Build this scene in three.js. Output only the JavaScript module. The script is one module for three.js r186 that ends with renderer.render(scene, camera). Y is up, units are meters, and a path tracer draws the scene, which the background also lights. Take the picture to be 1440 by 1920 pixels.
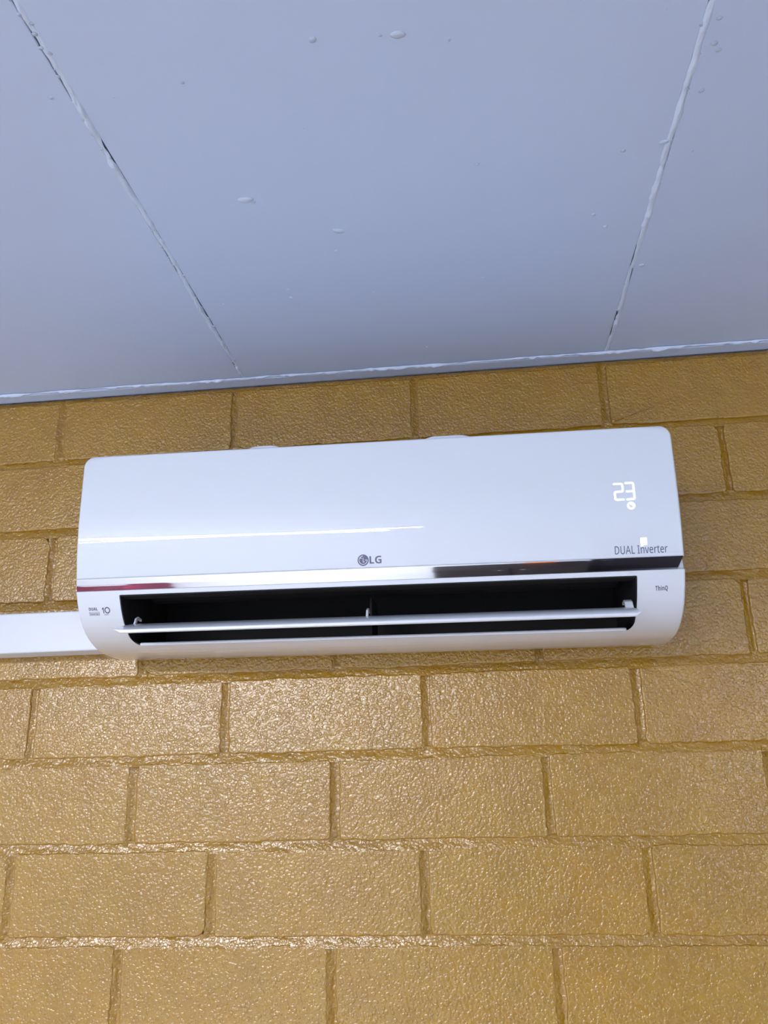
import * as THREE from 'three';
import { mergeGeometries, toCreasedNormals, mergeVertices } from 'three/addons/utils/BufferGeometryUtils.js';
import { RoundedBoxGeometry } from 'three/addons/geometries/RoundedBoxGeometry.js';
import { TextGeometry } from 'three/addons/geometries/TextGeometry.js';
import { FontLoader } from 'three/addons/loaders/FontLoader.js';
import { RectAreaLightUniformsLib } from 'three/addons/lights/RectAreaLightUniformsLib.js';
import { Brush, Evaluator, SUBTRACTION } from 'three-bvh-csg';

// ------------------------------------------------------------------ camera, sky, exposure
const scene = new THREE.Scene();
const renderer = new THREE.WebGLRenderer({ antialias: true });
renderer.toneMapping = THREE.LinearToneMapping;
renderer.toneMappingExposure = 0.53;
renderer.shadowMap.enabled = true;
RectAreaLightUniformsLib.init();

const H = 2.4466;                       // ceiling height: seventeen courses of block
const camera = new THREE.PerspectiveCamera(63.4978, 1440 / 1920, 0.05, 60);
{
  const r0 = [0.99354164, -0.02285059, -0.1111434], r1 = [0.05490617, 0.9540174, 0.29467969], r2 = [0.09929913, -0.29887901, 0.94911065];
  const m = new THREE.Matrix4().makeBasis(new THREE.Vector3(...r0), new THREE.Vector3(...r1), new THREE.Vector3(...r2));
  camera.quaternion.setFromRotationMatrix(m);
  camera.position.set(0.08788696, H - 0.74631975, 1.47270777);
}
scene.add(camera);

const SKY = new THREE.Color().setRGB(17, 19, 24);   // overcast daylight outside the window
scene.background = SKY;
const LAMP_COLOUR = new THREE.Color().setRGB(1.0, 0.99, 1.0);
const LAMP_DOWN = 540, LAMP_SIDE = 50, LAMP_GLOW = 80;

// ------------------------------------------------------------------ helpers
let seed = 20240611;
const rnd = () => { seed |= 0; seed = seed + 0x6D2B79F5 | 0; let t = Math.imul(seed ^ seed >>> 15, 1 | seed); t = t + Math.imul(t ^ t >>> 7, 61 | t) ^ t; return ((t ^ t >>> 14) >>> 0) / 4294967296; };
const rr = (a, b) => a + (b - a) * rnd();
const hash = (x, y, s) => { let h = Math.imul(x, 374761393) + Math.imul(y, 668265263) + Math.imul(s, 974634541); h = Math.imul(h ^ h >>> 13, 1274126177); return ((h ^ h >>> 16) >>> 0) / 4294967296; };
const sm = (t) => t * t * (3 - 2 * t);
function vnoise(x, y, s, per) {          // value noise that repeats after per cells
  const xi = Math.floor(x), yi = Math.floor(y), fx = sm(x - xi), fy = sm(y - yi);
  const w = (a) => per ? ((a % per) + per) % per : a;
  const h = (a, b) => hash(w(a), w(b), s);
  return (h(xi, yi) * (1 - fx) + h(xi + 1, yi) * fx) * (1 - fy) + (h(xi, yi + 1) * (1 - fx) + h(xi + 1, yi + 1) * fx) * fy;
}
function texture(n, f, srgb) {            // f(u, v) in 0..1 gives a grey value or [r, g, b] in 0..1
  const d = new Uint8Array(n * n * 4);
  for (let j = 0; j < n; j++) for (let i = 0; i < n; i++) {
    const v = f(i / n, j / n), k = (j * n + i) * 4;
    for (let c = 0; c < 3; c++) d[k + c] = Math.max(0, Math.min(255, 255 * (v.length ? v[c] : v)));
    d[k + 3] = 255;
  }
  const t = new THREE.DataTexture(d, n, n, THREE.RGBAFormat);
  t.wrapS = t.wrapT = THREE.RepeatWrapping; t.magFilter = THREE.LinearFilter; t.minFilter = THREE.LinearMipmapLinearFilter; t.generateMipmaps = true;
  if (srgb) t.colorSpace = THREE.SRGBColorSpace;
  t.needsUpdate = true;
  return t;
}
const std = (o) => new THREE.MeshStandardMaterial(o), phy = (o) => new THREE.MeshPhysicalMaterial(o);
const lin = (r, g, b) => new THREE.Color().setRGB(r, g, b);
function mesh(name, geometry, material, parent) {
  const m = new THREE.Mesh(geometry, material); m.name = name; m.castShadow = m.receiveShadow = true; parent.add(m); return m;
}
function tag(o, label, category, group) { o.userData.label = label; o.userData.category = category; if (group) o.userData.group = group; return o; }
function structure(o, label, category) { o.userData.kind = 'structure'; return tag(o, label, category); }
function thing(name, label, category, [x, y, z]) { const g = new THREE.Group(); g.name = name; g.position.set(x, y, z); scene.add(g); return tag(g, label, category); }
function box(x0, x1, y0, y1, z0, z1) { const g = new THREE.BoxGeometry(x1 - x0, y1 - y0, z1 - z0); g.translate((x0 + x1) / 2, (y0 + y1) / 2, (z0 + z1) / 2); return g; }
function rbox(x0, x1, y0, y1, z0, z1, r = 0.01) { const g = new RoundedBoxGeometry(x1 - x0, y1 - y0, z1 - z0, 3, r); g.translate((x0 + x1) / 2, (y0 + y1) / 2, (z0 + z1) / 2); return g; }
function buffer(pos, nor, uv, idx) {
  const g = new THREE.BufferGeometry();
  g.setAttribute('position', new THREE.Float32BufferAttribute(pos, 3));
  if (nor) g.setAttribute('normal', new THREE.Float32BufferAttribute(nor, 3));
  g.setAttribute('uv', new THREE.Float32BufferAttribute(uv, 2));
  g.setIndex(idx); if (!nor) g.computeVertexNormals();
  return g;
}
function clean(gs) { return mergeGeometries(gs.map((g) => { const c = g.index ? g.toNonIndexed() : g; for (const k of Object.keys(c.attributes)) if (!['position', 'normal', 'uv'].includes(k)) c.deleteAttribute(k); return c; })); }
function metricUV(g, sx = 1) { const p = g.attributes.position, n = g.attributes.normal, u = new Float32Array(p.count * 2); for (let i = 0; i < p.count; i++) { const ax = Math.abs(n.getX(i)), ay = Math.abs(n.getY(i)), az = Math.abs(n.getZ(i)); const [a, b] = az >= ax && az >= ay ? [p.getX(i), p.getY(i)] : ay >= ax ? [p.getX(i), p.getZ(i)] : [p.getZ(i), p.getY(i)]; u[2 * i] = a * sx; u[2 * i + 1] = b * sx; } g.setAttribute('uv', new THREE.BufferAttribute(u, 2)); return g; }

// ------------------------------------------------------------------ materials
// rough, thickly painted block: pimples and short wrinkles a few millimetres across (one texture is half a metre)
const T = 0.5;
const pimples = texture(1024, (u, v) => {
  const N = 132, x = u * N, y = v * N, xi = Math.floor(x), yi = Math.floor(y);
  let top = 0;
  for (let b = -1; b <= 1; b++) for (let a = -1; a <= 1; a++) {          // one nib of paint per cell, of its own size and height
    const cx = ((xi + a) % N + N) % N, cy = ((yi + b) % N + N) % N;
    const px = xi + a + hash(cx, cy, 71), py = yi + b + hash(cx, cy, 72), r = 0.45 + 0.6 * hash(cx, cy, 73), h = hash(cx, cy, 74) ** 1.6;
    const q = 1 - ((x - px) ** 2 + (y - py) ** 2) / (r * r);
    if (q > 0) top = Math.max(top, h * q * (2 - q));
  }
  const b = vnoise(u * 170, v * 170, 12, 170), c = vnoise(u * 30, v * 30, 13, 30), f = vnoise(u * 340, v * 340, 14, 340), pit = vnoise(u * 64, v * 64, 15, 64);
  return 0.30 + 0.42 * top + 0.12 * b + 0.10 * c + 0.06 * f - 0.35 * Math.max(0, pit - 0.82);
});
const blotch = (n, s) => texture(512, (u, v) => {
  const a = vnoise(u * 6, v * 6, s, 6), b = vnoise(u * 21, v * 21, s + 1, 21), c = vnoise(u * 90, v * 90, s + 2, 90), d = vnoise(u * 12, v * 12, s + 3, 12);
  const k = 1 - n + n * (0.4 * a + 0.3 * b + 0.3 * c) * 2;
  return [k * 0.86, k * (0.845 + 0.03 * (d - 0.5)), k * (0.82 + 0.10 * (d - 0.5))];
}, true);
const paintTone = blotch(0.07, 31);
const WALL = lin(0.54, 0.292, 0.004);
const wallPaint = phy({ color: WALL, map: paintTone, roughness: 0.23, ior: 1.85, bumpMap: pimples, bumpScale: 0.0020 });
const mortarPaint = phy({ color: WALL, map: paintTone, roughness: 0.23, ior: 1.85, bumpMap: pimples, bumpScale: 0.0020 });
const rollerTex = texture(1024, (u, v) => 0.35 + 0.3 * vnoise(u * 120, v * 120, 41, 120) + 0.2 * vnoise(u * 300, v * 300, 42, 300) + 0.15 * vnoise(u * 14, v * 14, 43, 14));
const ceilingPaint = std({ color: lin(0.58, 0.70, 0.94), roughness: 0.42, bumpMap: rollerTex, bumpScale: 0.00025 });
const ceilingBead = std({ color: lin(0.66, 0.77, 0.97), roughness: 0.4, bumpMap: rollerTex, bumpScale: 0.0006 });
const plaster = std({ color: lin(0.72, 0.75, 0.80), roughness: 0.8, bumpMap: rollerTex, bumpScale: 0.0004 });
const whitePlastic = phy({ color: lin(0.77, 0.81, 0.88), roughness: 0.3, clearcoat: 1, clearcoatRoughness: 0.03 });
const panelGloss = phy({ color: lin(0.74, 0.79, 0.86), roughness: 0.35, clearcoat: 1, clearcoatRoughness: 0.004 });
const trunkPlastic = phy({ color: lin(0.75, 0.79, 0.85), roughness: 0.4, clearcoat: 0.2, clearcoatRoughness: 0.2 });
const chrome = phy({ color: lin(0.88, 0.89, 0.93), roughness: 0.04, metalness: 1 });
const ductBlack = phy({ color: lin(0.012, 0.012, 0.013), roughness: 0.75, specularIntensity: 0.5 });      // black plastic of the air passage
const greyPrint = std({ color: lin(0.085, 0.095, 0.16), roughness: 0.5 });
const logoGrey = std({ color: lin(0.13, 0.135, 0.22), roughness: 0.45 });
const logoLight = std({ color: lin(0.62, 0.62, 0.74), roughness: 0.45 });
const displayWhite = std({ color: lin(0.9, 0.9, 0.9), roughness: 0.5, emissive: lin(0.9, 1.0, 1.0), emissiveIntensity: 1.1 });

// ------------------------------------------------------------------ block wall
const wall = mesh('wall_back', metricUV(box(-3.6, 3.6, 0, H, -0.2, -0.0105), 1 / T), mortarPaint, scene);
structure(wall, 'ochre painted block wall behind the air conditioner', 'wall');
const LINES = [0.0, 0.141, 0.2875, 0.4317, 0.577, 0.7185, 0.8627, 1.0084];
while (LINES.length < 18) LINES.push(Math.min(H, LINES[LINES.length - 1] + 0.1443));
LINES[17] = H;
const PITCH = 0.36;
const SHIFT = [-0.001, 0.2018, 0.0073, 0.2009, -0.0005, 0.1975, -0.0125, 0.1925, 0, 0.19, -0.004, 0.2, 0.003, 0.195, 0, 0.2, 0.002];
function blockGeometry(w, h, s, near) {
  // outline with worn, slightly wavy edges; rounded arris; flat face
  const out = [], rc = [0, 1, 2, 3].map((k) => 0.0045 + 0.005 * hash(s, k, 7) ** 2 + (hash(s, k, 8) > 0.88 ? 0.012 : 0));
  const corner = [[w / 2, h / 2, 0], [-w / 2, h / 2, 1], [-w / 2, -h / 2, 2], [w / 2, -h / 2, 3]];
  for (let k = 0; k < 4; k++) {
    const [cx, cy] = corner[k], r = rc[k], ox = cx - Math.sign(cx) * r, oy = cy - Math.sign(cy) * r;
    for (let i = 0; i <= 4; i++) { const a = k * Math.PI / 2 + i / 4 * Math.PI / 2; out.push([ox + r * Math.cos(a), oy + r * Math.sin(a), Math.cos(a), Math.sin(a)]); }
    const [nx, ny] = corner[(k + 1) % 4], r2 = rc[(k + 1) % 4];
    const horizontal = k % 2 === 0, n = near ? (horizontal ? 64 : 24) : (horizontal ? 6 : 3);
    const ax = ox + r * Math.cos((k + 1) * Math.PI / 2), ay = oy + r * Math.sin((k + 1) * Math.PI / 2);
    const bx = nx - Math.sign(nx) * r2 + r2 * Math.cos((k + 1) * Math.PI / 2), by = ny - Math.sign(ny) * r2 + r2 * Math.sin((k + 1) * Math.PI / 2);
    for (let i = 1; i < n; i++) { const t = i / n; out.push([ax + (bx - ax) * t, ay + (by - ay) * t, Math.cos((k + 1) * Math.PI / 2), Math.sin((k + 1) * Math.PI / 2)]); }
  }
  const N = out.length;
  for (let i = 0; i < N; i++) { const q = out[i], d = near ? (vnoise(i * 0.9, s, 21) - 0.5) * 0.0022 + (vnoise(i * 0.25, s, 23) - 0.5) * 0.002 + (vnoise(i * 0.06, s, 22) - 0.5) * 0.0024 : 0; q[0] += q[2] * d; q[1] += q[3] * d; }
  const R = 0.0032, rings = [[0, -0.0115, 0], [0, -R, 0]];
  for (const a of [30, 60, 90]) { const t = a * Math.PI / 180; rings.push([-R * (1 - Math.cos(t)), -R + R * Math.sin(t), t]); }
  const pos = [], nor = [], uv = [], idx = [], du = hash(s, 1, 91), dv = hash(s, 2, 92);
  const put = (x, y, z, a, b, c) => { pos.push(x, y, z); nor.push(a, b, c); uv.push((x - z) / T + du, (y - z) / T + dv); };
  for (const [inset, z, t] of rings) for (const [x, y, nx, ny] of out) put(x + nx * inset, y + ny * inset, z, nx * Math.cos(t), ny * Math.cos(t), Math.sin(t));
  put(0, 0, 0, 0, 0, 1);
  for (let k = 0; k + 1 < rings.length; k++) for (let i = 0; i < N; i++) { const j = (i + 1) % N, a = k * N + i, b = k * N + j, c = (k + 1) * N + i, d = (k + 1) * N + j; idx.push(a, b, d, a, d, c); }
  const base = (rings.length - 1) * N;
  for (let i = 0; i < N; i++) idx.push(base + i, base + (i + 1) % N, rings.length * N);
  return buffer(pos, nor, uv, idx);
}
const JOINT = 0.0135, far = [], farJoints = [];
// struck mortar: a shallow trough, deepest under the upper block, rising almost flush to the lower one
function mortarStrip(length, width, deepAt, depth, s, step) {
  const m = 9, n = Math.max(2, Math.round(length / step)), pos = [], uv = [], idx = [];
  for (let i = 0; i <= n; i++) {
    const t = i / n * length;
    for (let j = 0; j < m; j++) {
      const a = j / (m - 1), f = a < deepAt ? 1 - ((deepAt - a) / deepAt) ** 2 * 0.45 : (1 - (a - deepAt) / (1 - deepAt)) ** 1.2;
      const z = -0.0012 - depth * f - 0.0016 * (vnoise(t * 45, j * 0.5, s) - 0.5) - 0.0012 * (vnoise(t * 140, j * 0.8, s + 1) - 0.5);
      pos.push(t - length / 2, (0.5 - a) * width, z); uv.push(t / T + hash(s, 3, 4), a * width / T + hash(s, 5, 6));
    }
  }
  for (let i = 0; i < n; i++) for (let j = 0; j + 1 < m; j++) { const a = i * m + j; idx.push(a, a + 1, a + m + 1, a, a + m + 1, a + m); }
  return buffer(pos, null, uv, idx);
}
for (let r = 1; r < 17; r++) { const g = mortarStrip(7.2, JOINT + 0.0085, 0.16, 0.0046, 300 + r, r < 10 ? 0.007 : 0.04); mesh('mortar_joint', g, mortarPaint, wall).position.set(0, H - LINES[r], 0); }
let blockId = 1;
for (let r = 0; r < 17; r++) {
  const top = LINES[r], bottom = LINES[r + 1];
  for (let c = -11; c <= 10; c++) {
    let x0 = SHIFT[r] + c * PITCH, x1 = x0 + PITCH;
    if (x1 < -3.59 || x0 > 3.59) continue;
    x0 = Math.max(-3.6, x0); x1 = Math.min(3.6, x1); if (x1 - x0 < 0.05) continue;
    const jx = rr(-0.001, 0.001), h = bottom - top - JOINT - (r === 0 ? 0.002 : 0), w = x1 - x0 - JOINT + rr(-0.002, 0.002), id = blockId++;
    const cx = (x0 + x1) / 2 + jx, cy = H - (top + bottom) / 2 - (r === 0 ? 0.003 : 0), z = rr(-0.0012, 0.0008), tilt = rr(-0.003, 0.003), roll = rr(-0.002, 0.002);
    const g = blockGeometry(w, h, id, Math.abs(cx) < 1.15 && r < 10);
    if (x0 > -3.59) {
      const near = Math.abs(x0) < 1.15 && r < 10, m = mortarStrip(bottom - top - JOINT + 0.004, JOINT + 0.0085, 0.42, 0.0064, 400 + id, near ? 0.007 : 0.05); m.rotateZ(-Math.PI / 2);
      if (Math.abs(x0) < 2.3) mesh('mortar_joint', m, mortarPaint, wall).position.set(x0, cy, 0); else { m.translate(x0, cy, 0); farJoints.push(m.toNonIndexed()); }
    }
    if (Math.abs(cx) < 2.3) { const b = mesh('block', g, wallPaint, wall); b.position.set(cx, cy, z); b.rotation.set(tilt, roll, rr(-0.002, 0.002)); }
    else { g.translate(cx, cy, z); far.push(g.toNonIndexed()); }
  }
}
mesh('blockwork', mergeGeometries(far), wallPaint, wall).userData.kind = 'stuff';
mesh('mortar', mergeGeometries(farJoints), mortarPaint, wall).userData.kind = 'stuff';

// ------------------------------------------------------------------ ceiling
const ZF = 5.8;
const ceiling = mesh('ceiling', metricUV(box(-3.6, 3.6, H + 0.010, H + 0.16, -0.2, ZF + 0.2), 1), ceilingPaint, scene);
structure(ceiling, 'pale blue grey painted panel ceiling with filled seams', 'ceiling');
const SEAM = [-0.335, 0.367], SP = 0.702, seams = [];
for (let k = -4; k <= 4; k++) seams.push(k <= 0 ? SEAM[0] + k * SP : SEAM[1] + (k - 1) * SP);
const EDGE = 0.031;                       // width of the flat strip along the block wall
{
  const xs = [-3.6, ...seams, 3.6];
  for (let k = 0; k + 1 < xs.length; k++) {
    if (xs[k + 1] - xs[k] < 0.05) continue;
    const g = metricUV(rbox(xs[k] + 0.003, xs[k + 1] - 0.003, H, H + 0.012, EDGE, ZF, 0.002), 1);
    mesh('ceiling_panel', g, ceilingPaint, ceiling);
  }
  // lumpy ridges of filler squeezed out of the seams
  const bead = (length, width, height, s, step = 0.005, body = 1) => {
    const n = Math.round(length / step), pos = [], uv = [], idx = [], m = 7;
    for (let i = 0; i <= n; i++) {
      const t = i * length / n, big = vnoise(t * 30, 3, s), small = vnoise(t * 110, 5, s), wob = (vnoise(t * 12, 7, s) - 0.5) * width * 0.5 + (vnoise(t * 70, 8, s) - 0.5) * width * 0.3;
      const w = width * (0.55 + 0.6 * big + 0.35 * small), h = height * Math.max(0.12, body * 0.35 + 1.1 * (big - 0.35) + 0.7 * (small - 0.4));
      for (let j = 0; j < m; j++) { const a = j / (m - 1) * 2 - 1, lump = 0.45 + 1.1 * vnoise(t * 150, j * 0.9, s + 9); pos.push(wob + a * w / 2, -h * Math.pow(1 - a * a, 0.7) * lump, t); uv.push(a * w, t); }
    }
    for (let i = 0; i < n; i++) for (let j = 0; j + 1 < m; j++) { const a = i * m + j; idx.push(a, a + 1, a + m + 1, a, a + m + 1, a + m); }
    return buffer(pos, null, uv, idx);
  };
  seams.forEach((x, k) => {
    const near = Math.abs(x) < 0.8, g = bead(near ? 3.0 : ZF - EDGE, 0.0075, 0.0032, 60 + k, near ? 0.004 : 0.03);
    g.translate(x, H + 0.0006, EDGE);
    mesh('seam_bead', g, ceilingBead, ceiling);
    if (near) { const g2 = bead(ZF - EDGE - 3.0, 0.0075, 0.0032, 80 + k, 0.03); g2.translate(x, H + 0.0006, EDGE + 3.0); mesh('seam_bead', g2, ceilingBead, ceiling); }
  });
  const strip = mesh('edge_strip', metricUV(rbox(-3.6, 3.6, H - 0.0035, H + 0.009, 0.0015, EDGE - 0.001, 0.0012), 1), ceilingPaint, ceiling);
  const g = bead(3.2, 0.007, 0.0042, 99, 0.004, 1.6); g.rotateY(-Math.PI / 2); g.scale(-1, 1, 1);
  { const i = g.index.array; for (let k = 0; k < i.length; k += 3) { const t = i[k]; i[k] = i[k + 1]; i[k + 1] = t; } g.computeVertexNormals(); }
  g.translate(-1.6, H - 0.001, EDGE + 0.002); mesh('edge_bead', g, ceilingBead, ceiling);
  // drips and nibs dried in the paint
  const blobs = [[-0.048, 0.792, 5], [0.043, 0.786, 6], [0.024, 0.788, 3], [0.097, 0.772, 2.5], [-0.204, 0.755, 3.5], [0.126, 0.576, 4], [-0.188, 0.55, 7], [-0.178, 0.543, 4], [-0.074, 0.465, 6], [-0.085, 0.419, 3], [0.007, 0.491, 2.5], [0.134, 0.315, 3], [0.311, 0.575, 3.5], [0.383, 0.73, 5], [0.38, 0.762, 4], [0.39, 0.72, 4], [0.386, 0.663, 4], [0.36, 0.584, 6], [0.381, 0.313, 5], [-0.179, 0.326, 3], [-0.18, 0.303, 4], [-0.044, 0.298, 3], [-0.36, 0.754, 4], [-0.294, 0.3, 3], [0.188, 0.099, 2.5], [0.031, 0.103, 2.5], [0.29, 0.45, 4], [0.31, 0.42, 5]];
  for (let k = 0; k < 60; k++) blobs.push([rr(-1.2, 1.2), rr(0.06, 1.2), rr(1, 2)]);
  for (let k = 0; k < 70; k++) { const z = 0.06 + 0.95 * k / 70 + rr(-0.006, 0.006); blobs.push([-0.335 + rr(-0.0045, 0.0045), z, rr(1.8, 4.2)]); if (k % 3 === 0) blobs.push([0.367 + rr(-0.004, 0.004), z, rr(1.8, 4)]); }
  const gs = blobs.map(([x, z, mm]) => { const b = new THREE.SphereGeometry(1, 10, 6); const r = mm * 0.00075; b.scale(r * rr(1, mm > 5.5 ? 2.2 : 1.3), r * 0.5, r * rr(0.8, 1.2)); b.rotateY(rr(-0.5, 0.5)); b.translate(x, H + 0.0001, z); return b; });
  mesh('paint_drips', clean(gs), ceilingBead, ceiling).userData.kind = 'stuff';
}

// ------------------------------------------------------------------ the rest of the room (behind the camera; seen in the gloss of the unit)
const floor = mesh('floor', metricUV(box(-3.6, 3.6, -0.15, 0, -0.2, ZF + 0.2), 1), phy({ color: lin(0.60, 0.61, 0.64), roughness: 0.4 }), scene);
structure(floor, 'pale floor of the room', 'floor');
structure(mesh('wall_left', metricUV(box(-3.8, -3.6, 0, H, -0.2, ZF + 0.2)), plaster, scene), 'white plastered wall on the left of the room', 'wall');
structure(mesh('wall_right', metricUV(box(3.6, 3.8, 0, H, -0.2, ZF + 0.2)), plaster, scene), 'white plastered wall on the right of the room', 'wall');
const WIN = { x0: 2.2, x1: 3.3, y0: 1.25, y1: 2.1 }, DOOR = { x0: 1.05, x1: 1.93, y1: 2.05 };
{
  const z0 = ZF, z1 = ZF + 0.2;
  const g = clean([box(-3.6, DOOR.x0, 0, H, z0, z1), box(DOOR.x0, DOOR.x1, DOOR.y1, H, z0, z1), box(DOOR.x1, WIN.x0, 0, H, z0, z1), box(WIN.x0, WIN.x1, 0, WIN.y0, z0, z1), box(WIN.x0, WIN.x1, WIN.y1, H, z0, z1), box(WIN.x1, 3.6, 0, H, z0, z1)]);
  structure(mesh('wall_front', metricUV(g), plaster, scene), 'white plastered wall across the room with window and door', 'wall');
  const glass = phy({ color: lin(1, 1, 1), roughness: 0.02, transmission: 1, thickness: 0, ior: 1.5 });
  const frameMat = std({ color: lin(0.75, 0.76, 0.8), roughness: 0.4 });
  const f = 0.05, W = WIN, xm = (W.x0 + W.x1) / 2;
  const win = mesh('window_1', clean([box(W.x0, W.x1, W.y0, W.y0 + f, z0 + 0.08, z0 + 0.14), box(W.x0, W.x1, W.y1 - f, W.y1, z0 + 0.08, z0 + 0.14), box(W.x0, W.x0 + f, W.y0 + f, W.y1 - f, z0 + 0.08, z0 + 0.14), box(W.x1 - f, W.x1, W.y0 + f, W.y1 - f, z0 + 0.08, z0 + 0.14), box(xm - f / 2, xm + f / 2, W.y0 + f, W.y1 - f, z0 + 0.08, z0 + 0.14)]), frameMat, scene);
  structure(win, 'two pane window in the wall across the room', 'window');
  for (const [a, b] of [[W.x0 + f, xm - f / 2], [xm + f / 2, W.x1 - f]]) mesh('pane', box(a, b, W.y0 + f, W.y1 - f, z0 + 0.108, z0 + 0.112), glass, win);
  const D = DOOR, doorMat = std({ color: lin(0.016, 0.012, 0.016), roughness: 0.8 });
  const door = mesh('door_1', rbox(D.x0, D.x1, 0.004, D.y1, z0 + 0.03, z0 + 0.075, 0.004), doorMat, scene);
  structure(door, 'dark door added in the wall across the room for the chrome reflection', 'door');  // added out of view so the right of the chrome mirrors something dark
  mesh('door_handle', rbox(D.x0 + 0.06, D.x0 + 0.19, 1.0, 1.025, z0 - 0.02, z0 + 0.0, 0.008), chrome, door);
}
{ // unseen furniture added to give the chrome strip its dark, orange and red reflections
  const o = thing('added_sideboard', 'dark wooden sideboard out of view, placed to darken the chrome strip reflection', 'cabinet', [0.38, 0, ZF - 0.28]);
  const dark = std({ color: lin(0.012, 0.008, 0.009), roughness: 0.85 }), darker = std({ color: lin(0.015, 0.010, 0.011), roughness: 0.85 });
  mesh('body', rbox(-0.6, 0.6, 0.08, 1.05, -0.24, 0.27, 0.008), dark, o);
  for (const x of [-0.3, 0.3]) { const d = mesh('door', rbox(x - 0.285, x + 0.285, 0.11, 1.02, -0.262, -0.242, 0.004), darker, o); mesh('handle', rbox(x * 0.3 - 0.008, x * 0.3 + 0.008, 0.55, 0.7, -0.282, -0.262, 0.004), chrome, d); }
  for (const [x, z] of [[-0.54, -0.18], [0.54, -0.18], [-0.54, 0.2], [0.54, 0.2]]) mesh('leg', new THREE.CylinderGeometry(0.022, 0.016, 0.08, 14).translate(x, 0.04, z), dark, o);
  const b = thing('added_box', 'added orange lidded box, giving the chrome an orange reflection, on the dark sideboard', 'box', [0.62, 1.05, ZF - 0.3]);
  const orange = std({ color: lin(0.75, 0.2, 0.03), roughness: 0.5 });
  mesh('body', rbox(-0.12, 0.12, 0.0, 0.15, -0.09, 0.09, 0.01), orange, b); mesh('lid', rbox(-0.128, 0.128, 0.15, 0.175, -0.098, 0.098, 0.008), orange, b);
  const s = thing('added_sofa', 'maroon upholstered sofa in the far corner, unseen, placed to redden the chrome strip', 'added_sofa', [-3.03, 0, ZF - 0.5]); s.scale.x = 0.72;  // added for the reddish streak at the left of the chrome
  const maroon = std({ color: lin(0.16, 0.02, 0.045), roughness: 0.85 }), white = std({ color: lin(0.75, 0.75, 0.8), roughness: 0.8 });
  mesh('base', rbox(-0.75, 0.75, 0.08, 0.3, -0.42, 0.4, 0.03), maroon, s);
  mesh('backrest', rbox(-0.75, 0.75, 0.3, 0.86, 0.18, 0.4, 0.07), maroon, s);
  for (const x of [-1, 1]) { mesh('armrest', rbox(x * 0.66 - 0.1, x * 0.66 + 0.1, 0.28, 0.6, -0.42, 0.2, 0.06), maroon, s); mesh('seat_cushion', rbox(x * 0.28 - 0.275, x * 0.28 + 0.275, 0.3, 0.45, -0.4, 0.18, 0.05), maroon, s); for (const z of [-0.36, 0.34]) mesh('leg', new THREE.CylinderGeometry(0.025, 0.02, 0.08, 12).translate(x * 0.68, 0.04, z), ductBlack, s); }
  const c = thing('added_cushion', 'added white scatter cushion on the maroon sofa', 'cushion', [-2.95, 0.45, ZF - 0.46]); mesh('cover', rbox(-0.2, 0.2, 0, 0.36, -0.02, 0.1, 0.055), white, c);
}
{ // long batten luminaire on the ceiling: its light falls over the wall and its line shows in the glossy front panel
  const A = new THREE.Vector3(-2.25, 0, 2.75), B = new THREE.Vector3(-0.44, 0, 4.25), mid = A.clone().add(B).multiplyScalar(0.5), len = A.distanceTo(B);
  const o = thing('ceiling_luminaire', 'long slim batten light under the ceiling behind the viewer', 'lamp', [mid.x, H, mid.z]);
  o.rotation.y = -Math.atan2(B.z - A.z, B.x - A.x);
  mesh('housing', rbox(-len / 2 - 0.01, len / 2 + 0.01, -0.035, 0, -0.05, 0.05, 0.006), whitePlastic, o);
  const glow = std({ color: lin(0.9, 0.9, 0.9), emissive: LAMP_COLOUR, emissiveIntensity: LAMP_GLOW, roughness: 0.5 });
  mesh('diffuser_light', rbox(-len / 2, len / 2, -0.072, -0.035, -0.035, 0.035, 0.008), glow, o);
  const add = (w, h, x, y, z, tx, ty, tz, i) => { const l = new THREE.RectAreaLight(LAMP_COLOUR, i, w, h); l.name = 'batten_light'; l.position.set(x, y, z); o.add(l); const p = o.localToWorld(new THREE.Vector3(x + tx, y + ty, z + tz)); l.lookAt(p); return l; };
  o.updateMatrixWorld(true);
  add(len, 0.07, 0, -0.0735, 0, 0, -1, 0, LAMP_DOWN);
  add(len, 0.032, 0, -0.053, -0.0365, 0, 0, -1, LAMP_SIDE);
  add(len, 0.032, 0, -0.053, 0.0365, 0, 0, 1, LAMP_SIDE);
}

// ------------------------------------------------------------------ cable trunking
const trunk = thing('cable_trunking', 'white plastic cable trunking along the wall left of the air conditioner', 'trunking', [0, H - 0.493, 0.0]);
mesh('base', rbox(-3.6, -0.5365, -0.034, 0.034, 0.0, 0.02, 0.002), trunkPlastic, trunk);
mesh('cover', rbox(-3.6, -0.5365, -0.0362, 0.0362, 0.006, 0.062, 0.003), trunkPlastic, trunk);

// ------------------------------------------------------------------ air conditioner
const XL = -0.5355, XR = 0.404, XC = (XL + XR) / 2, WID = XR - XL, Y0 = 0.40;     // local frame: x from the middle, y below the ceiling + Y0
const ac = thing('air_conditioner', 'white glossy split air conditioner with open flap on the block wall', 'air conditioner', [XC, H - Y0, 0]);
ac.rotation.z = -0.009;
const y = (v) => v + Y0;                                       // v is measured from the ceiling line (negative)
const zPanel = (v) => v > -0.34 ? 0.2575 : 0.2575 - 0.95 * (v + 0.34) ** 2;
const FRONT = [[-0.4682, 0.2425], [-0.4715, 0.2408], [-0.4765, 0.2385], [-0.487, 0.2330], [-0.500, 0.2252], [-0.513, 0.2150], [-0.525, 0.2010], [-0.535, 0.1845], [-0.543, 0.1640], [-0.549, 0.1380], [-0.552, 0.1050], [-0.5525, 0.0650], [-0.551, 0.0350]];
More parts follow.
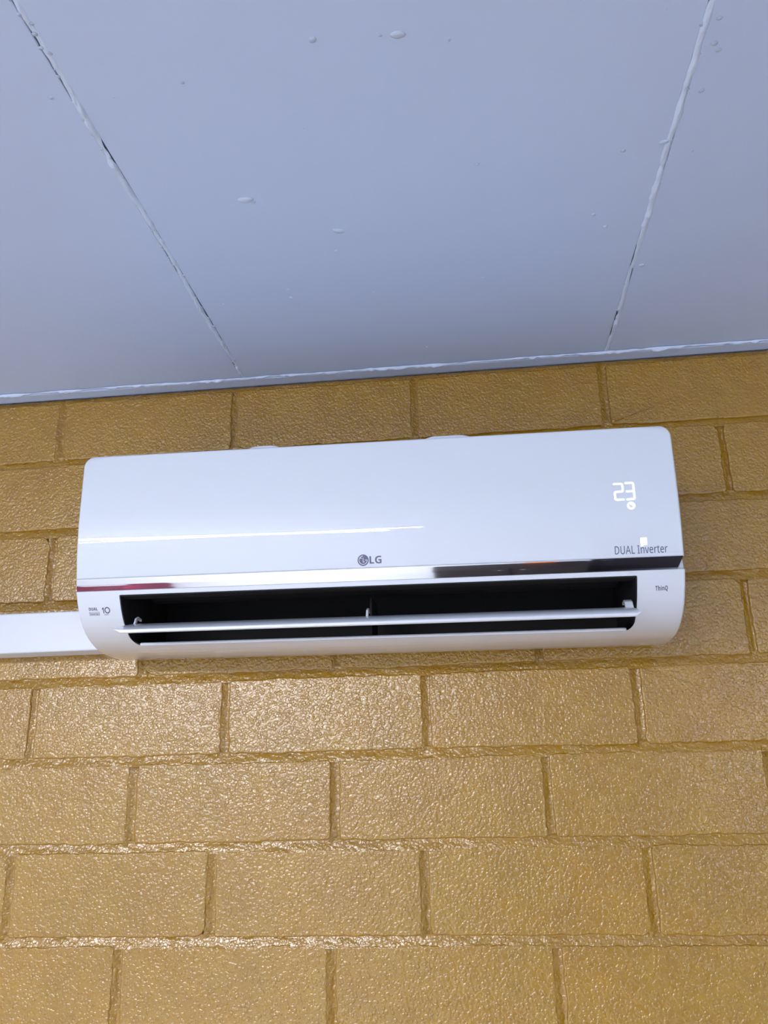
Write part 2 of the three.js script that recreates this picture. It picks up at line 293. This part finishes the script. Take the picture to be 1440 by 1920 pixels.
const curve = new THREE.CatmullRomCurve3(FRONT.map(([a, b]) => new THREE.Vector3(0, a, b)));
const FINE = curve.getPoints(60);
const zBody = (v) => { for (let i = 0; i + 1 < FINE.length; i++) if (v <= FINE[i].y && v >= FINE[i + 1].y) { const t = (v - FINE[i].y) / (FINE[i + 1].y - FINE[i].y || 1); return FINE[i].z + (FINE[i + 1].z - FINE[i].z) * t; } return 0.24; };
{ // housing: side outline drawn through the width, outlet slot cut out
  const sh = new THREE.Shape(); const P = (v, z, first) => first ? sh.moveTo(-z, y(v)) : sh.lineTo(-z, y(v));
  P(-0.2560, 0.004, true); P(-0.2560, 0.215); P(-0.262, 0.224); P(-0.446, 0.232); P(-0.464, 0.236); P(-0.4675, 0.2412);
  for (const p of FINE) P(p.y, p.z);
  P(-0.545, 0.022); P(-0.530, 0.015); P(-0.530, 0.004); sh.closePath();
  const bev = 0.0025;
  let g = new THREE.ExtrudeGeometry(sh, { depth: WID - 2 * bev, bevelEnabled: true, bevelThickness: bev, bevelSize: bev, bevelOffset: -bev, bevelSegments: 3, steps: 1 });
  g.translate(0, 0, bev - WID / 2); g.rotateY(Math.PI / 2);       // the outline's -z becomes +z, depth runs along x
  g = toCreasedNormals(g, 0.6); g.clearGroups();
  const slot = new THREE.Shape(), sx0 = -0.4645 - XC, sx1 = 0.3345 - XC, st = y(-0.4745), sb = y(-0.5435), rt = 0.002, rb = 0.011;
  slot.moveTo(sx0 + rb, sb); slot.lineTo(sx1 - rb, sb); slot.absarc(sx1 - rb, sb + rb, rb, -Math.PI / 2, 0); slot.lineTo(sx1, st - rt); slot.absarc(sx1 - rt, st - rt, rt, 0, Math.PI / 2); slot.lineTo(sx0 + rt, st); slot.absarc(sx0 + rt, st - rt, rt, Math.PI / 2, Math.PI); slot.lineTo(sx0, sb + rb); slot.absarc(sx0 + rb, sb + rb, rb, Math.PI, 1.5 * Math.PI);
  const cut = new THREE.ExtrudeGeometry(slot, { depth: 0.3, bevelEnabled: false, curveSegments: 8 }); cut.translate(0, 0, 0.05); cut.clearGroups();
  const ev = new Evaluator(); ev.useGroups = false; ev.attributes = ['position', 'normal', 'uv'];
  const a = new Brush(g), b = new Brush(cut); a.updateMatrixWorld(); b.updateMatrixWorld();
  const c2 = new Brush(box(sx0, sx1, y(-0.5300), y(-0.3500), 0.03, 0.213)); c2.updateMatrixWorld();      // the passage rises behind the front towards the fan
  const r = ev.evaluate(ev.evaluate(a, b, SUBTRACTION), c2, SUBTRACTION);
  const body = mesh('housing', r.geometry, whitePlastic, ac);
  // black duct lining the slot
  const t = 0.0015, d = (x0, x1, v0, v1, z0, z1) => box(x0, x1, y(v0), y(v1), z0, z1);
  const cheek = (x) => { const c = new THREE.Shape(); c.moveTo(-0.0535, y(-0.4760)); for (let i = 0; i <= 16; i++) { const v = -0.4760 - (0.5418 - 0.4760) * i / 16; c.lineTo(-(zBody(v) - 0.0022), y(v)); } c.lineTo(-0.0535, y(-0.5418)); const q = new THREE.ExtrudeGeometry(c, { depth: 0.0012, bevelEnabled: false }); q.translate(0, 0, x); q.rotateY(Math.PI / 2); return q; };
  mesh('air_duct', clean([
    d(sx0 + 0.0006, sx1 - 0.0006, -0.4765, -0.4751, 0.2105, 0.2368), d(sx0 + 0.0006, sx1 - 0.0006, -0.4765, -0.3520, 0.2105, 0.2125),
    d(sx0 + 0.0006, sx1 - 0.0006, -0.3530, -0.3508, 0.0320, 0.2125), d(sx0 + 0.0006, sx1 - 0.0006, -0.5295, -0.3520, 0.0308, 0.0320),
    d(sx0 + 0.0006, sx1 - 0.0006, -0.5432, -0.5416, 0.0520, 0.150), d(sx0 + 0.0006, sx1 - 0.0006, -0.5430, -0.5280, 0.0512, 0.0530),
    d(sx0 + 0.0004, sx0 + 0.0016, -0.4765, -0.3520, 0.0320, 0.2125), d(sx1 - 0.0016, sx1 - 0.0004, -0.4765, -0.3520, 0.0320, 0.2125),
    d(sx0 + 0.0004, sx0 + 0.0016, -0.5295, -0.4765, 0.0310, 0.0540), d(sx1 - 0.0016, sx1 - 0.0004, -0.5295, -0.4765, 0.0310, 0.0540), d(sx0 + 0.0004, sx1 - 0.0004, -0.5298, -0.5282, 0.0310, 0.0530),
    cheek(sx0 + 0.0004), cheek(sx1 - 0.0016)]), ductBlack, ac);
  const fan = new THREE.CylinderGeometry(0.047, 0.047, sx1 - sx0 - 0.02, 28, 1); fan.rotateZ(Math.PI / 2); fan.translate((sx0 + sx1) / 2, y(-0.418), 0.115);
  mesh('fan_wheel', fan, ductBlack, ac);
  mesh('duct_divider', rbox(-0.073 - XC - 0.002, -0.073 - XC + 0.002, y(-0.5410), y(-0.4768), 0.09, 0.165, 0.0015), ductBlack, ac);
  // rolled lip below the slot
  const lg = new THREE.CapsuleGeometry(0.0027, sx1 - sx0 - 0.026, 6, 14); lg.rotateZ(Math.PI / 2); lg.translate((sx0 + sx1) / 2, y(-0.5424), 0.1668);
  mesh('outlet_lip', lg, whitePlastic, ac);
  // two low catches that rise behind the panel's top edge
  for (const [x, w] of [[-0.236, 0.075], [0.062, 0.095]]) {
    const s = new THREE.Shape(); s.moveTo(-w / 2, -0.006); s.lineTo(-w / 2, 0.0155); s.bezierCurveTo(-w / 2 + 0.012, 0.017, -w / 2 + 0.016, 0.0222, -w / 2 + 0.03, 0.0222); s.lineTo(w / 2 - 0.03, 0.0222); s.bezierCurveTo(w / 2 - 0.016, 0.0222, w / 2 - 0.012, 0.017, w / 2, 0.0155); s.lineTo(w / 2, -0.006); s.closePath();
    const tg = new THREE.ExtrudeGeometry(s, { depth: 0.0235, bevelEnabled: false }); tg.translate(x - XC, y(-0.2593), 0.2215);
    mesh('top_catch', tg, whitePlastic, ac);
  }
}
const panelZ = (x, v) => {               // x from the middle; front face with rounded rim
  const half = WID / 2, topV = -0.2445, botV = -0.4488, rc = 0.018, e = 0.0035;
  let d = Math.min(half - Math.abs(x), topV - v, v - botV);
  const cx = Math.abs(x) - (half - rc), cy = v - (topV - rc);
  if (cx > 0 && cy > 0) d = Math.min(d, rc - Math.hypot(cx, cy));
  const k = Math.max(0, Math.min(1, d / e));
  return zPanel(v) - e * (1 - Math.sqrt(1 - (1 - k) * (1 - k)));
};
const panel = (() => {                   // glossy front panel: slightly bowed sheet with rounded upper corners
  const half = WID / 2, topV = -0.2445, botV = -0.4488, rc = 0.018, th = 0.011;
  const vs = [], us = [];
  for (let i = 0; i <= 6; i++) vs.push(topV - 0.0035 * (1 - Math.cos(i / 6 * Math.PI / 2)));
  for (let i = 1; i <= 10; i++) vs.push(topV - 0.0035 - (rc - 0.0035) * i / 10);
  const n = 70; for (let i = 1; i <= n; i++) vs.push(topV - rc + (botV + 0.0035 - topV + rc) * i / n);
  for (let i = 1; i <= 6; i++) vs.push(botV + 0.0035 * (1 - Math.sin(i / 6 * Math.PI / 2)));
  const hw = (v) => { const c = v - (topV - rc); return c > 0 ? half - rc + Math.sqrt(Math.max(0, rc * rc - c * c)) : half; };
  const E = [0, 0.0002, 0.0006, 0.0013, 0.0022, 0.0035];
  const cols = 24, pos = [], nor = [], uv = [], idx = [];
  const rowX = (v) => { const h = hw(v), a = []; for (const q of E) a.push(-h + q); for (let i = 1; i < cols; i++) a.push((-h + 0.0035) + (2 * h - 0.007) * i / cols); for (let i = E.length - 1; i >= 0; i--) a.push(h - E[i]); return a; };
  const M = E.length * 2 + cols - 1, eps = 1e-4;
  vs.forEach((v) => rowX(v).forEach((x) => {
    const z = panelZ(x, v), xi = Math.max(-half + 2e-4, Math.min(half - 2e-4, x)), vi = Math.max(botV + 2e-4, Math.min(topV - 2e-4, v));
    const dx = (panelZ(xi + eps, vi) - panelZ(xi - eps, vi)) / (2 * eps), dv = (panelZ(xi, vi + eps) - panelZ(xi, vi - eps)) / (2 * eps), l = Math.hypot(dx, dv, 1);
    pos.push(x, y(v), z); nor.push(-dx / l, -dv / l, 1 / l); uv.push(x, v);
  }));
  const R = vs.length;
  for (let j = 0; j + 1 < R; j++) for (let i = 0; i + 1 < M; i++) { const a = j * M + i; idx.push(a, a + M, a + M + 1, a, a + M + 1, a + 1); }
  const front = buffer(pos, nor, uv, idx);
  // rim and back
  const rim = []; for (let i = 0; i < M; i++) rim.push(i); for (let j = 1; j < R; j++) rim.push(j * M + M - 1); for (let i = M - 2; i >= 0; i--) rim.push((R - 1) * M + i); for (let j = R - 2; j > 0; j--) rim.push(j * M);
  const p2 = [], i2 = [], u2 = [];
  rim.forEach((k, i) => { const a = rim[(i + 1) % rim.length]; const q = [k, a].map((s) => pos.slice(3 * s, 3 * s + 3)); const b = p2.length / 3; p2.push(...q[0], ...q[1], q[1][0], q[1][1], zPanel(q[1][1] - Y0) - th, q[0][0], q[0][1], zPanel(q[0][1] - Y0) - th); for (let z = 0; z < 8; z++) u2.push(0); i2.push(b, b + 2, b + 1, b, b + 3, b + 2); });
  const side = buffer(p2, null, u2, i2);
  const p3 = pos.slice(), i3 = []; for (let k = 0; k < p3.length; k += 3) p3[k + 2] = zPanel(p3[k + 1] - Y0) - th;
  for (let k = 0; k < idx.length; k += 3) i3.push(idx[k], idx[k + 2], idx[k + 1]);
  const back = buffer(p3, null, uv.slice(), i3);
  return mesh('front_panel', clean([front, side, back]), panelGloss, ac);
})();
{ // mirror-bright trim between panel and outlet
  const s = new THREE.Shape(); const prof = [[-0.4488, 0.2385], [-0.4489, 0.2462], ...[1, 2, 3, 4, 5, 6, 7, 8].map((k) => { const t = k / 8 * 0.0185; return [-0.4489 - t, 0.2462 - 0.17 * t - 0.13 * t * t / 0.037]; }), [-0.4674, 0.2360], [-0.456, 0.2345]];
  prof.forEach(([v, z], i) => i ? s.lineTo(-z, y(v)) : s.moveTo(-z, y(v))); s.closePath();
  let g = new THREE.ExtrudeGeometry(s, { depth: WID - 0.003, bevelEnabled: false, steps: 1 }); g.translate(0, 0, -(WID - 0.003) / 2); g.rotateY(Math.PI / 2);
  const p = g.attributes.position; for (let i = 0; i < p.count; i++) { const k = (y(-0.4488) - p.getY(i)) / 0.0186; if (p.getX(i) > 0) p.setX(i, p.getX(i) - 0.010 * k); }
  mesh('chrome_trim', toCreasedNormals(g, 0.5), chrome, ac).userData.label = 'mirror chrome strip';
}
{ // flap: thin tilted blade on three arms
  const s = new THREE.Shape(); const prof = [[-0.5165, 0.2120], [-0.5230, 0.2370], [-0.5325, 0.2610], [-0.5345, 0.2630], [-0.5380, 0.2630], [-0.5392, 0.2600], [-0.5345, 0.2400], [-0.5225, 0.2110]];
  prof.forEach(([v, z], i) => i ? s.lineTo(-z, y(v)) : s.moveTo(-z, y(v))); s.closePath();
  const x0 = -0.4605 - XC, x1 = 0.3315 - XC;
  let g = new THREE.ExtrudeGeometry(s, { depth: x1 - x0, bevelEnabled: false, steps: 1 }); g.translate(0, 0, x0); g.rotateY(Math.PI / 2);
  const p = g.attributes.position; for (let i = 0; i < p.count; i++) { const k = (0.2630 - p.getZ(i)) / 0.052, low = p.getY(i) < y(-0.5338) && p.getZ(i) > 0.238; const left = p.getX(i) < 0; p.setX(i, p.getX(i) + (left ? 0.013 : -0.004) * k + (low ? (left ? 0.014 : -0.008) : 0)); }
  const flap = mesh('flap', toCreasedNormals(g, 0.5), whitePlastic, ac);
  const arm = (x, w, pts) => { const a = new THREE.Shape(); pts.forEach(([v, z], i) => i ? a.lineTo(-z, y(v)) : a.moveTo(-z, y(v))); a.closePath(); const q = new THREE.ExtrudeGeometry(a, { depth: w, bevelEnabled: true, bevelThickness: 0.0006, bevelSize: 0.0006, bevelSegments: 1 }); q.translate(0, 0, x - XC - w / 2); q.rotateY(Math.PI / 2); mesh('flap_arm', toCreasedNormals(q, 0.5), whitePlastic, flap); };
  const hook = [[-0.5185, 0.2150], [-0.5080, 0.2100], [-0.5040, 0.2020], [-0.5055, 0.1900], [-0.5085, 0.1900], [-0.5078, 0.2005], [-0.5105, 0.2060], [-0.5195, 0.2105], [-0.523, 0.222], [-0.5215, 0.226]];
  arm(-0.4465, 0.0022, hook); arm(-0.0725, 0.0026, hook.map(([v, z]) => [v, z + 0.004]));
  arm(0.3235, 0.011, hook);
}
// ------------------------------------------------------------------ print and display on the unit
const loader = new FontLoader();
const regular = await loader.loadAsync('fonts/droid/droid_sans_regular.typeface.json'), bold = await loader.loadAsync('fonts/droid/droid_sans_bold.typeface.json');
function onSurface(g, zf, lift) { const p = g.attributes.position; for (let i = 0; i < p.count; i++) p.setZ(i, zf(p.getX(i), p.getY(i) - Y0) + lift + p.getZ(i)); g.computeVertexNormals(); return g; }
function print(name, text, font, x0, x1, base, cap, zf, material, parent, thick = 0.0002) {   // x0..x1 and base in the photo-plane frame, cap height
  const g = new TextGeometry(text, { font, size: 1, depth: thick, curveSegments: 5, bevelEnabled: false }); g.computeBoundingBox(); const b = g.boundingBox;
  const c = new TextGeometry('L', { font, size: 1, depth: thick, curveSegments: 2, bevelEnabled: false }); c.computeBoundingBox();
  const sx = (x1 - x0) / (b.max.x - b.min.x), sy = cap / c.boundingBox.max.y;
  g.translate(-b.min.x, 0, 0); g.scale(sx, sy, 1); g.translate(x0 - XC, y(base), 0);
  return mesh(name, onSurface(g, zf, 0.00005), material, parent);
}
const bodyZ = (x, v) => zBody(v);
print('lettering', 'DUAL Inverter', regular, 0.3042, 0.3805, -0.4432, 0.0118, panelZ, greyPrint, panel);
print('lettering', 'LG', bold, -0.0640, -0.0455, -0.4422, 0.0112, panelZ, logoGrey, panel);
{ // round emblem: grey disc with a pale nose stroke, dot and an open ring
  const cx = -0.0738 - XC, cy = y(-0.4366), R = 0.0087;
  const disc = new THREE.CylinderGeometry(R, R, 0.0002, 40); disc.rotateX(Math.PI / 2); disc.translate(cx, cy, 0); const m = mesh('logo', onSurface(disc, panelZ, 0.0001), logoGrey, panel);
  const parts = [new THREE.RingGeometry(R * 0.66, R * 0.80, 36, 1, Math.PI * 0.5, Math.PI * 1.5)];
  const bar = (x0, x1, y0, y1) => { const g = new THREE.PlaneGeometry(x1 - x0, y1 - y0); g.translate((x0 + x1) / 2, (y0 + y1) / 2, 0); return g; };
  parts.push(bar(R * 0.30, R * 0.80, -R * 0.07, R * 0.07), bar(-R * 0.07, R * 0.07, -R * 0.38, R * 0.42), bar(R * 0.07, R * 0.30, -R * 0.38, -R * 0.25), new THREE.CircleGeometry(R * 0.12, 14).translate(-R * 0.38, R * 0.34, 0));
  const g = clean(parts); g.translate(cx, cy, 0); mesh('logo_mark', onSurface(g, panelZ, 0.00034), logoLight, m);
}
print('lettering', 'ThinQ', bold, 0.3606, 0.3785, -0.4960, 0.0062, bodyZ, greyPrint, ac);
print('lettering', 'DUAL', bold, -0.5172, -0.5030, -0.4960, 0.0044, bodyZ, greyPrint, ac);
print('lettering', 'Inverter', regular, -0.5164, -0.5018, -0.5022, 0.0030, bodyZ, greyPrint, ac);
print('lettering', '1', bold, -0.4960, -0.4928, -0.5003, 0.0084, bodyZ, greyPrint, ac);
print('lettering', 'YEAR', regular, -0.4935, -0.4860, -0.5030, 0.0014, bodyZ, greyPrint, ac);
{
  const g = new THREE.RingGeometry(0.0031, 0.0046, 32); g.translate(-0.4872 - XC, y(-0.4961), 0); mesh('lettering', onSurface(g, bodyZ, 0.0003), greyPrint, ac);
  const f = clean([[0, 0.0022, 0.0164, 0.0004], [0, -0.0022, 0.0164, 0.0004], [-0.0082, 0, 0.0004, 0.0048], [0.0082, 0, 0.0004, 0.0048]].map(([a, b, w, h]) => new THREE.PlaneGeometry(w, h).translate(-0.5091 - XC + a, y(-0.5006) + b, 0))); mesh('lettering', onSurface(f, bodyZ, 0.0003), greyPrint, ac);
  // seven-segment figures glowing through the panel
  const stroke = (name, pts, r, parent) => {
    const path = new THREE.CurvePath(), V = pts.map(([a, b]) => new THREE.Vector3(a - XC, y(b), 0)), q = 0.0032; let last = V[0];
    for (let i = 1; i + 1 < V.length; i++) { const a = V[i].clone().add(V[i - 1].clone().sub(V[i]).setLength(q)), b = V[i].clone().add(V[i + 1].clone().sub(V[i]).setLength(q)); path.add(new THREE.LineCurve3(last, a)); path.add(new THREE.QuadraticBezierCurve3(a, V[i], b)); last = b; }
    path.add(new THREE.LineCurve3(last, V[V.length - 1]));
    return path;
  };
  const tube = (path, r, n = 60) => { const g = new THREE.TubeGeometry(path, n, r, 8, false); g.scale(1, 1, 0.14); return g; };
  const caps = (pts, r) => pts.map(([a, b]) => new THREE.SphereGeometry(r, 10, 8).scale(1, 1, 0.14).translate(a - XC, y(b), 0));
  const lx = 0.3110, rx = 0.3232, t = -0.3362, m = -0.3487, b = -0.3612, r = 0.00165;
  const two = [[lx, t], [rx, t], [rx, m], [lx, m], [lx, b], [rx, b]];
  mesh('display_digit', onSurface(clean([tube(stroke('', two), r, 90), ...caps([two[0], two[5]], r)]), panelZ, 0.0001), displayWhite, panel);
  const ax = 0.3282, bx = 0.3394, t3 = t + 0.0007;
  const three = [[ax, t3], [bx, t3], [bx, b], [ax + 0.0005, b]], bar3 = [[ax + 0.0008, m], [bx, m]];
  mesh('display_digit', onSurface(clean([tube(stroke('', three), r, 80), tube(new THREE.LineCurve3(new THREE.Vector3(bar3[0][0] - XC, y(m), 0), new THREE.Vector3(bar3[1][0] - XC, y(m), 0)), r, 10), ...caps([three[0], three[3], bar3[0]], r)]), panelZ, 0.0001), displayWhite, panel);
  const ring = new THREE.TorusGeometry(0.0045, 0.0016, 8, 36); ring.scale(1, 1, 0.14); ring.translate(0.3333 - XC, y(-0.3712), 0);
  const tick = tube(stroke('', [[0.3330, -0.3690], [0.3331, -0.3714], [0.3348, -0.3708]].map(([a, c]) => [a, c])), 0.0006, 24);
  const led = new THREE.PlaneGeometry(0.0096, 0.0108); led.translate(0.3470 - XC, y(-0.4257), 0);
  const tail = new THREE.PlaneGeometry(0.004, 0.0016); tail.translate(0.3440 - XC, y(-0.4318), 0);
  mesh('bright_square', onSurface(clean([led, tail]), panelZ, 0.0003), displayWhite, panel);  // glowing square with tail, added to draw the bright spot on the panel
  mesh('display_icon', onSurface(clean([ring, tick]), panelZ, 0.0001), displayWhite, panel);
}

renderer.render(scene, camera);
